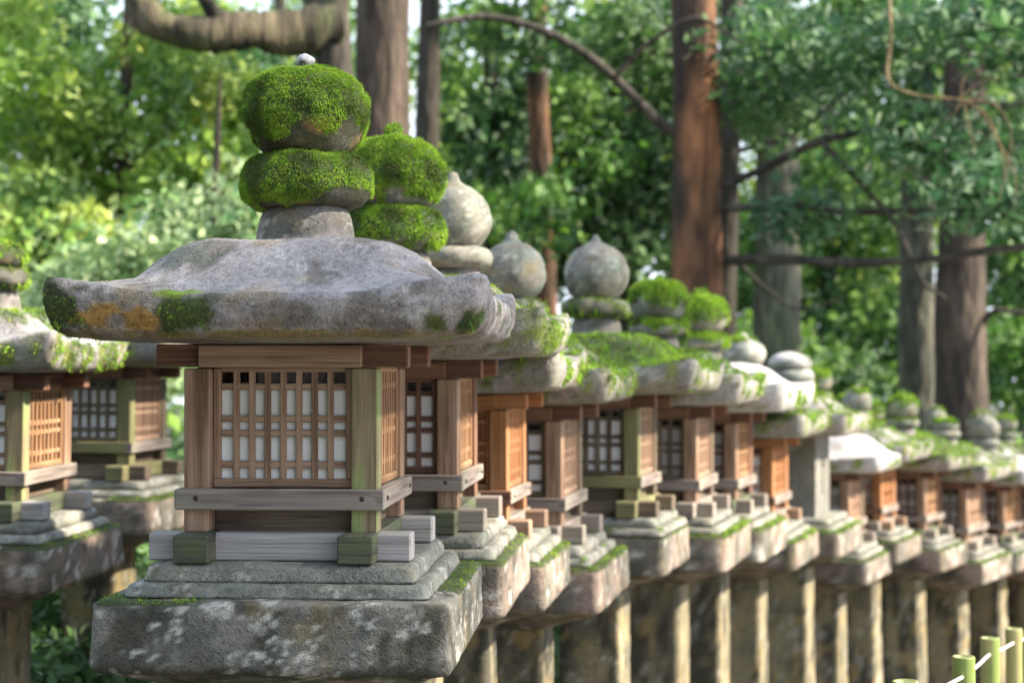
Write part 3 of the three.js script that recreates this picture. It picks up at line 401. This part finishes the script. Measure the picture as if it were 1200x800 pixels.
// ---------------------------------------------------------------- a fallen leaf on the large lantern's platform
{
  const g = new THREE.BufferGeometry(), P = [], I = []; for (let i = 0; i <= 8; i++) { const t = i / 8, w = 0.009 * sin(PI * pow(t, 0.8)) + 0.0006; for (const s of [-1, 0, 1]) P.push(0.036 * (t - 0.5), 0.004 * abs(s) + 0.006 * t * t, w * s); if (i < 8) for (const k of [0, 1]) { const a = i * 3 + k; I.push(a, a + 1, a + 3, a + 1, a + 4, a + 3); } }
  g.setAttribute('position', new THREE.Float32BufferAttribute(P, 3)); g.setIndex(I); g.computeVertexNormals();
  const leaf = part('dry_leaf', g, new THREE.MeshStandardMaterial({ name: 'dry_leaf', color: new THREE.Color(0.28, 0.09, 0.035), roughness: 0.8, side: THREE.DoubleSide }), scene);
  leaf.position.set(-0.372, EYE - 0.4995, -3.49); leaf.rotation.set(0.35, 0.7, 0.25); leaf.userData = { label: 'curled red-brown fallen leaf lying on the large lantern platform', category: 'leaf' };
}

// ---------------------------------------------------------------- trees
const barkTex = tex(256, 512, (u, v) => { const a = tf(u, v, 26, 4, 700, 4), b = tf(u, v, 8, 8, 710, 4), k = 0.15 + 1.35 * a * (0.5 + 0.9 * b); return [k, k * 0.98, k * 0.95]; });
const barkBump = tex(256, 512, (u, v) => { const a = tf(u, v, 26, 4, 700, 4); return [a, a, a]; }, false);
const bark = new THREE.MeshStandardMaterial({ name: 'bark', map: barkTex, bumpMap: barkBump, bumpScale: 0.03, roughness: 0.95, vertexColors: true });
const leafMat = new THREE.MeshPhysicalMaterial({ name: 'leaf', color: 0xffffff, roughness: 0.88, transmission: 0.4, thickness: 0, side: THREE.DoubleSide });
function clusterGeo(K, size, flat, seed) {
  const r = rng(seed), P = [], I = [], q = new THREE.Quaternion(), e = new THREE.Euler(), v = new THREE.Vector3();
  for (let k = 0; k < K; k++) {
    const c = new THREE.Vector3(r() - 0.5, (r() - 0.5) * flat, r() - 0.5).multiplyScalar(2); if (c.length() > 1) { k--; continue; }
    e.set((r() - 0.5) * 2.6, r() * 6.283, (r() - 0.5) * 2.6); q.setFromEuler(e); const L = size * (0.7 + 0.6 * r()), w = L * 0.32, o = P.length / 3;
    for (const p of [[0, 0, 0], [L * 0.45, 0.06 * L, w], [L, -0.08 * L, 0], [L * 0.45, 0.06 * L, -w]]) { v.set(...p).applyQuaternion(q).add(c); P.push(v.x, v.y, v.z); } I.push(o, o + 1, o + 2, o, o + 2, o + 3);
  }
  const g = new THREE.BufferGeometry(); g.setAttribute('position', new THREE.Float32BufferAttribute(P, 3)); g.setIndex(I); g.computeVertexNormals(); return g;
}
const CL = { broad: clusterGeo(26, 0.47, 0.8, 31), fine: clusterGeo(36, 0.4, 0.55, 32) };
const PAL = {
  yellow: [[0.3, 0.45, 0.045], [0.18, 0.34, 0.035], [0.42, 0.52, 0.1], [0.08, 0.2, 0.035]],
  mid: [[0.1, 0.26, 0.03], [0.05, 0.15, 0.03], [0.2, 0.37, 0.04], [0.04, 0.11, 0.04]],
  conifer: [[0.045, 0.14, 0.05], [0.06, 0.17, 0.055], [0.035, 0.11, 0.042], [0.1, 0.23, 0.05]],
  mint: [[0.34, 0.46, 0.2], [0.46, 0.55, 0.32], [0.2, 0.36, 0.12], [0.1, 0.25, 0.07]],
  evergreen: [[0.06, 0.14, 0.038], [0.08, 0.18, 0.04], [0.045, 0.11, 0.034], [0.11, 0.23, 0.05]],
};
// clumps: [x, y, z, rx, ry, rz, count] in metres
function crown(parent, clumps, pal, cl, size, seed, base = new THREE.Vector3(), name = 'crown', thin = 0.24) {
  clumps = clumps.map((c) => [...c.slice(0, 6), Math.ceil(c[6] * thin)]); const r = rng(seed), total = clumps.reduce((a, c) => a + c[6], 0), im = lit(new THREE.InstancedMesh(CL[cl], leafMat, total)), M = new THREE.Matrix4(), Q = new THREE.Quaternion(), E = new THREE.Euler(), col = new THREE.Color(), p = PAL[pal]; let k = 0;
  for (const [cx, cy, cz, rx, ry, rz, n] of clumps) for (let i = 0; i < n; i++) {
    let x, y, z, t = 0; do { do { x = r() * 2 - 1; y = r() * 2 - 1; z = r() * 2 - 1; } while (x * x + y * y + z * z > 1); t++; } while (t < 5 && n3((cx + x * rx) * 1.1 + seed, (cy + y * ry) * 1.3, (cz + z * rz) * 1.1) < -0.06);
    const s = size * (0.7 + 0.6 * r()); E.set((r() - 0.5) * 0.9, r() * 6.283, (r() - 0.5) * 0.9);
    M.compose(new THREE.Vector3(cx + x * rx - base.x, cy + y * ry - base.y, cz + z * rz - base.z), Q.setFromEuler(E), new THREE.Vector3(s, s, s)); im.setMatrixAt(k, M);
    const a = p[floor(r() * p.length)], b = p[floor(clamp(0.5 + 1.1 * n3((cx + x * rx) * 0.7, (cy + y * ry) * 0.7 + seed, (cz + z * rz) * 0.7), 0, 0.99) * p.length)];
    const c = mix3(a, b, 0.6); im.setColorAt(k++, col.setRGB(...c));
  }
  im.name = name; im.userData.kind = 'stuff'; parent.add(im); return im;
}
function tubeGeo(pts, radii, n, m, colour, lump, flare = 0) {
  const c = new THREE.CatmullRomCurve3(pts), fr = c.computeFrenetFrames(m, false), rows = [];
  for (let j = m; j >= 0; j--) { const t = j / m, p = c.getPointAt(t), u = t * (radii.length - 1), i = min(floor(u), radii.length - 2), rad = lerp(radii[i], radii[i + 1], u - i) * (1 + flare * Math.exp(-t * 9)); rows.push(Array.from({ length: n }, (_, k) => { const a = -k / n * 2 * PI, q = p.clone().addScaledVector(fr.normals[j], cos(a) * rad).addScaledVector(fr.binormals[j], sin(a) * rad); return [q.x, q.y, q.z]; })); }
  return finish(skin(rows), (x, y, z) => lump * (fbm(x * 3, y * 1.6, z * 3, 4) * 1.6 + 0.5 * n3(x * 14, y * 2, z * 14)), colour, 1.1);
}
const barkColour = (a, b, seed, mossy = 0) => (x, y, z) => { const t = 0.38 + 2.1 * fbm(x * 2.6 + seed, y * 1.1, z * 2.6, 5); let c = mix3(a, b, clamp(t)); if (mossy) c = mix3(c, [0.08, 0.12, 0.04], mossy * S(0, 0.3, fbm(x * 2 + seed + 9, y * 1.1, z * 2, 4))); return c; };
const BK = { brown: [[0.05, 0.038, 0.032], [0.12, 0.09, 0.072]], red: [[0.035, 0.024, 0.018], [0.27, 0.12, 0.055]], grey: [[0.085, 0.09, 0.075], [0.19, 0.19, 0.155]], dark: [[0.04, 0.036, 0.03], [0.08, 0.07, 0.06]], pale: [[0.3, 0.27, 0.21], [0.45, 0.4, 0.3]], moldy: [[0.015, 0.014, 0.01], [0.12, 0.1, 0.065]] };
// t: { px at eye level, Z, r (m), lean px at the top, H (m), bk, limbs: [[ [px,py,Z]..., ], r0, r1], clumps: [px, py, Z, rpx, rpy, depth, count] }
function tree(name, label, t, group) {
  const x0 = (t.px - 600) * t.Z / F, y0 = ground(x0, t.Z) - 0.15, root = thing(name, label, 'tree', group), base = new THREE.Vector3(x0, y0, -t.Z); root.position.copy(base);
  const H = t.H ?? 12, lean = (t.lean ?? 0) * t.Z / F, bend = t.bend ?? 0.06, sd = t.px * 0.13;
  const pts = [0, 0.25, 0.5, 0.75, 1].map((k) => new THREE.Vector3(lean * (k - (EYE - y0) / H) * (H / 4.5) + bend * sin(k * 7 + sd), H * k, bend * cos(k * 5 + sd)));
  part('trunk', tubeGeo(pts, [t.r * 1.06, t.r, t.r * 0.86, t.r * 0.6, t.r * 0.25], 26, 48, barkColour(...BK[t.bk], sd, t.mossy), t.r * 0.09, 0.35), bark, root);
  for (const [ps, r0, r1, bk] of t.limbs ?? []) { const pp = ps.map((p) => at(...p).sub(base)); part('limb', tubeGeo(pp, [r0, lerp(r0, r1, 0.5), r1], 12, 36, barkColour(...BK[bk ?? t.bk], sd + pp[0].y, t.mossy), r0 * (bk === 'moldy' ? 0.38 : 0.25)), bark, root); }
  const cl = (t.clumps ?? []).map(([px, py, Z, rx, ry, dz, n]) => { const c = at(px, py, Z); return [c.x, c.y, c.z, rx * Z / F, ry * Z / F, dz, n]; });
  if (cl.length) crown(root, cl, t.pal ?? 'mid', t.cl ?? 'broad', t.size ?? 0.3, abs(floor(t.px * 7 + t.Z)), base);
  return root;
}
tree('forest_tree', 'stout grey-brown trunk rising behind the large mossy finial', { px: 449, Z: 16, r: 0.3, lean: 6, bk: 'brown', clumps: [[450, -220, 16, 190, 60, 1.8, 110]], pal: 'mid' });
tree('forest_tree', 'dark gnarled tree with thick crooked limb reaching out sideways', { px: 392, Z: 15, r: 0.19, bk: 'dark', mossy: 0.6, limbs: [[[[392, 30, 15], [340, 38, 14.8], [280, 36, 14.5], [220, 36, 14.3], [180, 24, 14.2], [160, -20, 14.2], [172, -60, 14.2]], 0.21, 0.12, 'moldy'], [[[262, 40, 14.5], [240, 0, 14.3], [205, -40, 14.2]], 0.1, 0.05, 'moldy'], [[[390, 20, 15], [350, -30, 15.2], [300, -110, 15.5]], 0.14, 0.05]], clumps: [[300, -190, 15, 150, 50, 1.4, 90], [175, -110, 14.4, 60, 40, 0.8, 50]], pal: 'mid' });
tree('forest_tree', 'slim dark trunk close beside the stout grey-brown one', { px: 503, Z: 19, r: 0.16, bk: 'dark', clumps: [[520, -140, 19, 90, 50, 1.4, 80]], pal: 'evergreen' });
tree('forest_tree', 'slim orange-brown trunk standing among bright green leaves', { px: 636, Z: 17.5, r: 0.13, bk: 'red', clumps: [[640, -140, 17.5, 90, 45, 1.6, 120]], pal: 'mid' });
tree('forest_tree', 'reddish cedar trunk with two long bare limbs reaching out level', { px: 813, Z: 15, r: 0.235, lean: -6, bk: 'red', limbs: [
  [[[835, 245, 15], [920, 241, 14.6], [1000, 248, 14.3], [1090, 246, 14], [1200, 252, 13.6], [1290, 235, 13.3]], 0.045, 0.02, 'dark'],
  [[[835, 305, 15], [920, 304, 14.5], [1010, 308, 14.1], [1090, 303, 13.8], [1190, 290, 13.4], [1300, 285, 13.1]], 0.055, 0.025, 'dark'],
  [[[830, 225, 15], [900, 195, 14.8], [960, 166, 14.6], [1030, 150, 14.4], [1110, 128, 14.2], [1210, 120, 14]], 0.05, 0.02, 'dark'],
  [[[965, 166, 14.5], [1010, 215, 14.3], [1050, 262, 14.1], [1082, 330, 14], [1110, 350, 13.9]], 0.03, 0.012, 'dark'],
  [[[800, 165, 15], [755, 125, 14.8], [700, 72, 14.6], [640, 36, 14.4], [570, 18, 14.2], [500, 28, 14]], 0.055, 0.025, 'dark'],
  [[[720, 90, 14.6], [760, 50, 14.5], [815, 20, 14.3], [850, 36, 14.2], [870, 48, 14.1]], 0.028, 0.012, 'brown']],
  clumps: [[930, 50, 14.6, 100, 60, 1, 170], [1040, 165, 14.2, 120, 30, 0.7, 110], [1130, 40, 14, 100, 50, 0.9, 150], [890, 130, 15, 50, 50, 0.8, 80], [960, 250, 14.4, 70, 16, 0.4, 40], [1150, 235, 13.8, 90, 25, 0.6, 80]], pal: 'conifer', cl: 'fine', size: 0.3 });
tree('forest_tree', 'slender blackish trunk hugging the reddish cedar', { px: 852, Z: 16.5, r: 0.13, bk: 'dark', limbs: [[[[860, 120, 16.5], [930, 70, 16.2], [1000, 45, 16], [1090, 20, 15.8]], 0.04, 0.015], [[[855, 180, 16.5], [940, 150, 16.4], [1010, 90, 16.2], [1060, 60, 16]], 0.03, 0.012], [[[858, 300, 16.5], [900, 340, 16.4], [935, 360, 16.3], [990, 350, 16.2]], 0.025, 0.01], [[[850, 90, 16.5], [790, 60, 16.3], [730, 66, 16.1], [690, 50, 16]], 0.03, 0.012]], clumps: [[1000, 40, 16, 80, 40, 0.8, 260], [740, 50, 16.2, 50, 30, 0.6, 120]], pal: 'evergreen' });
tree('forest_tree', 'grey-green mossy trunk standing behind the moss-topped finials', { px: 907, Z: 20, r: 0.3, bk: 'grey', mossy: 0.5, clumps: [[900, 110, 20, 100, 50, 1.3, 220], [850, 30, 20, 80, 40, 1.3, 150]], pal: 'evergreen' });
tree('forest_tree', 'pale grey trunk with paler side beside the thick brown one', { px: 1080, Z: 21, r: 0.235, bk: 'grey', clumps: [[1020, 90, 21, 70, 70, 1.4, 260], [1090, -40, 21, 90, 40, 1.4, 160]], pal: 'conifer' });
tree('forest_tree', 'thick brown trunk overlapping the pale grey one', { px: 1132, Z: 20, r: 0.31, bk: 'brown', limbs: [[[[1145, 395, 20], [1165, 365, 19.8], [1200, 368, 19.6], [1260, 380, 19.4]], 0.05, 0.02]], clumps: [[1200, 170, 20, 60, 80, 1.4, 260], [1220, 40, 20, 80, 70, 1.4, 260]], pal: 'conifer' });
const LV = 'leafy trees behind the lanterns';
tree('leafy_tree', 'sunlit yellow-green tree leafing low beside the crooked limb', { px: 150, Z: 16, r: 0.12, bk: 'brown', H: 7, clumps: [[50, 130, 16, 80, 70, 1.3, 330], [160, 190, 16, 110, 60, 1.3, 430], [50, 275, 15.5, 100, 55, 1.2, 400], [240, 120, 16.5, 80, 50, 1.2, 260], [260, 215, 16, 80, 60, 1.2, 330], [140, 300, 15, 120, 45, 1.2, 420], [20, 30, 16, 60, 50, 1, 180], [200, 60, 16.5, 60, 40, 1, 150]], pal: 'yellow', size: 0.27 }, LV);
tree('leafy_tree', 'blue-green leaved tree behind the yellow-green one', { px: 60, Z: 22, r: 0.2, bk: 'dark', clumps: [[100, 50, 22, 100, 70, 1.6, 380], [0, 190, 22, 90, 110, 1.6, 480], [310, 110, 23, 90, 80, 1.5, 320], [-100, 80, 22, 120, 150, 1.8, 500]], pal: 'conifer', size: 0.34 }, LV);
tree('leafy_tree', 'pale mint-leaved tree standing low behind the bare grey roof', { px: 250, Z: 13.5, r: 0.06, bk: 'brown', H: 4.2, clumps: [[235, 285, 13.5, 75, 55, 0.8, 330], [310, 245, 13.6, 40, 40, 0.6, 100], [160, 330, 13.3, 90, 40, 0.7, 260], [130, 420, 13.2, 110, 50, 0.7, 420], [20, 370, 13.2, 60, 50, 0.7, 260]], pal: 'mint', size: 0.22 }, LV);
tree('leafy_tree', 'bright green tree leafing between dark trunk and orange-brown trunk', { px: 575, Z: 20, r: 0.13, bk: 'dark', clumps: [[560, 90, 20, 60, 90, 1.3, 430], [600, 190, 20, 70, 70, 1.3, 430], [560, 260, 19.5, 60, 60, 1.2, 260], [690, 130, 20, 60, 110, 1.3, 480], [610, 30, 17, 60, 40, 0.5, 90], [640, 250, 16.8, 40, 40, 0.5, 70]], pal: 'mid', size: 0.3 }, LV);
tree('leafy_tree', 'dense dark green tree beside the reddish cedar', { px: 735, Z: 21, r: 0.16, bk: 'dark', clumps: [[740, 210, 21, 60, 90, 1.3, 480], [750, 80, 21, 60, 90, 1.3, 430], [700, 290, 20.5, 90, 50, 1.3, 360], [640, 300, 21, 60, 50, 1.2, 240]], pal: 'evergreen', size: 0.32 }, LV);
tree('leafy_tree', 'soft green tree seen between cedar and grey-green trunk', { px: 975, Z: 26, r: 0.14, bk: 'dark', clumps: [[960, 330, 26, 90, 90, 1.6, 600], [1010, 220, 26, 90, 80, 1.6, 500], [870, 330, 27, 50, 100, 1.4, 360], [1030, 400, 25, 60, 60, 1.3, 360], [1000, 450, 24, 90, 45, 1.2, 420], [890, 430, 24, 60, 50, 1.2, 260]], pal: 'mid', size: 0.34 }, LV);
tree('leafy_tree', 'fresh green tree standing behind the thick brown trunk', { px: 1200, Z: 25, r: 0.16, bk: 'dark', clumps: [[1200, 330, 25, 70, 110, 1.5, 500], [1190, 430, 24, 70, 60, 1.4, 380], [1290, 250, 25, 90, 150, 1.6, 700]], pal: 'mid', size: 0.32 }, LV);
tree('leafy_tree', 'sunlit lime-green tree far behind the reddish cedar', { px: 790, Z: 28, r: 0.15, bk: 'dark', clumps: [[720, 60, 28, 70, 70, 1.5, 420], [890, 250, 28, 70, 80, 1.5, 420], [960, 120, 28, 80, 80, 1.5, 420], [760, 170, 28, 60, 70, 1.5, 300]], pal: 'yellow', size: 0.34 }, LV);
tree('leafy_tree', 'lime-green tree glowing far behind the pale grey trunk', { px: 1050, Z: 29, r: 0.15, bk: 'dark', clumps: [[1060, 200, 29, 80, 100, 1.6, 480], [1150, 90, 29, 80, 90, 1.6, 420], [1000, 320, 28, 60, 60, 1.5, 300]], pal: 'yellow', size: 0.36 }, LV);
tree('leafy_tree', 'lime-green tree filling the gap between stout trunk and crooked limb', { px: 330, Z: 24, r: 0.14, bk: 'dark', clumps: [[330, 150, 24, 80, 80, 1.5, 420], [250, 60, 24, 80, 50, 1.5, 300], [540, 170, 25, 60, 110, 1.4, 360], [430, 230, 24, 70, 60, 1.4, 260]], pal: 'yellow', size: 0.32 }, LV);
{ // dry branch hanging in the cedar boughs
  const root = thing('dead_branch', 'dry tan branch with drooping twigs hanging in the cedar boughs', 'branch'), Z = 12.5, base = at(1045, 40, Z); root.position.copy(base);
  const c = barkColour([0.16, 0.11, 0.06], [0.34, 0.26, 0.15], 3), tw = (pts, r0, r1, nm = 'twig') => part(nm, tubeGeo(pts.map((p) => at(p[0], p[1], Z + (p[2] ?? 0)).sub(base)), [r0, (r0 + r1) / 2, r1], 8, 24, c, r0 * 0.3), bark, root);
  tw([[1043, -30], [1046, 40], [1044, 95], [1075, 110], [1125, 116], [1140, 118]], 0.013, 0.011, 'stem');
  for (const p of [[[1128, 116], [1132, 90], [1150, 78]], [[1130, 118], [1120, 130], [1108, 142]], [[1131, 118], [1138, 150], [1146, 180]], [[1133, 118], [1155, 130], [1170, 160], [1182, 215]], [[1135, 117], [1165, 120], [1186, 150], [1180, 200], [1172, 235]], [[1150, 126], [1172, 165], [1192, 210], [1188, 248]], [[1130, 112], [1150, 96], [1172, 92]]]) tw(p, 0.009, 0.003);
}
// unseen trees round the viewpoint, added to shade the fronts and dapple the lanterns
for (const [x, Z, n, label] of [[-5.2, -1.5, 0, 'unseen dense evergreen left of the viewpoint, added to shade the lantern fronts'], [-3.2, -5.5, 1, 'unseen low-boughed evergreen behind the viewpoint, added to shade the lantern fronts'], [0.2, -7.5, 2, 'unseen tall evergreen behind the viewpoint, added to shade the lantern fronts'], [-7.5, 3.5, 4, 'unseen dense evergreen on the left beyond the second row, added for shade'], [7.6, 2.2, 5, 'unseen broad tree across the path, its boughs added to dapple the large lantern']]) {
  const root = thing('added_shade_tree', label, 'tree', 'unseen trees added for shade around the viewpoint'), y0 = ground(x, Z) - 0.1; root.position.set(x, y0, -Z);
  part('trunk', tubeGeo([[0, 0, 0], [0.1, 3, 0.05], [0, 6, 0], [0.1, 9, 0.1]].map((p) => new THREE.Vector3(...p)), [0.3, 0.25, 0.18, 0.06], 18, 30, barkColour(...BK.brown, n * 9), 0.03, 0.3), bark, root);
  const cl = []; if (n === 5) cl.push([5.6, 6.3, -3.0, 1.5, 0.8, 1.2, 34], [6.6, 6.9, -1.6, 1.4, 0.8, 1.2, 60], [7.0, 6.6, -6.2, 1.5, 0.7, 1.4, 60]); else for (let k = 0; k < 9; k++) { const a = k * 2.4 + n, d = k ? 0.9 + 0.15 * (k % 3) : 0; cl.push([x + cos(a) * d, y0 + 1.7 + k * 0.72, -Z + sin(a) * d, 1.7, 0.9, 1.7, 130]); }
  crown(root, cl, 'evergreen', 'broad', 0.5, 300 + n, root.position, 'crown', 0.28);
}
// undergrowth and the far wood
{
  const r = rng(77), low = [], far = [];
  for (let i = 0; i < 46; i++) { const Z = 17 + r() * 14, x = -9 + r() * 22 * (0.5 + Z / 50); if (x > 3 && Z < 18) continue; low.push([x, ground(x, Z) + 0.6 + r() * 0.5, -Z, 1.2 + r(), 0.7 + 0.7 * r(), 1, 120]); }
  for (let i = 0; i < 10; i++) { const Z = 9 + r() * 5, x = -6.5 + r() * 3.6; low.push([x, ground(x, Z) + 0.45, -Z, 0.8 + 0.5 * r(), 0.5 + 0.4 * r(), 0.7, 90]); }
  for (let i = 0; i < 16; i++) { const Z = 10.2 + i * 0.42 + r() * 0.3, x = -1.9 + i * 0.3 + (r() - 0.5) * 0.6; low.push([x, ground(x, Z) + 0.3, -Z, 0.7, 0.45, 0.4, 120]); }
  const ivy = []; for (let i = 0; i < 60; i++) { const Z = 5.8 + i * 0.15 + r() * 0.2, d = 1.9 + r() * 2.6, x = rowX(Z) - d; ivy.push([x, ground(x, Z) + 0.12, -Z, 0.6, 0.2, 0.5, 130]); }
  const v = crown(scene, ivy, 'evergreen', 'broad', 0.16, 80, undefined, 'ivy', 0.5); v.userData = { kind: 'stuff', label: 'leafy ivy covering the earth bank behind the lantern row', category: 'ivy' };
  const u = crown(scene, low, 'mid', 'broad', 0.3, 78, undefined, 'undergrowth'); u.userData = { kind: 'stuff', label: 'low green undergrowth on the forest floor behind the lanterns', category: 'undergrowth' };
  for (let i = 0; i < 70; i++) { const Z = 34 + r() * 16, x = -19 + r() * 42; far.push([x, ground(x, Z) + pow(r(), 1.4) * 13, -Z, 1.6 + 1.4 * r(), 1.2 + 1.2 * r(), 1.5, 110]); }
  const w = crown(scene, far, 'mid', 'broad', 0.5, 79, undefined, 'far_wood'); w.userData = { kind: 'stuff', label: 'far green wood closing the view behind the trees', category: 'wood' };
}
renderer.render(scene, camera);
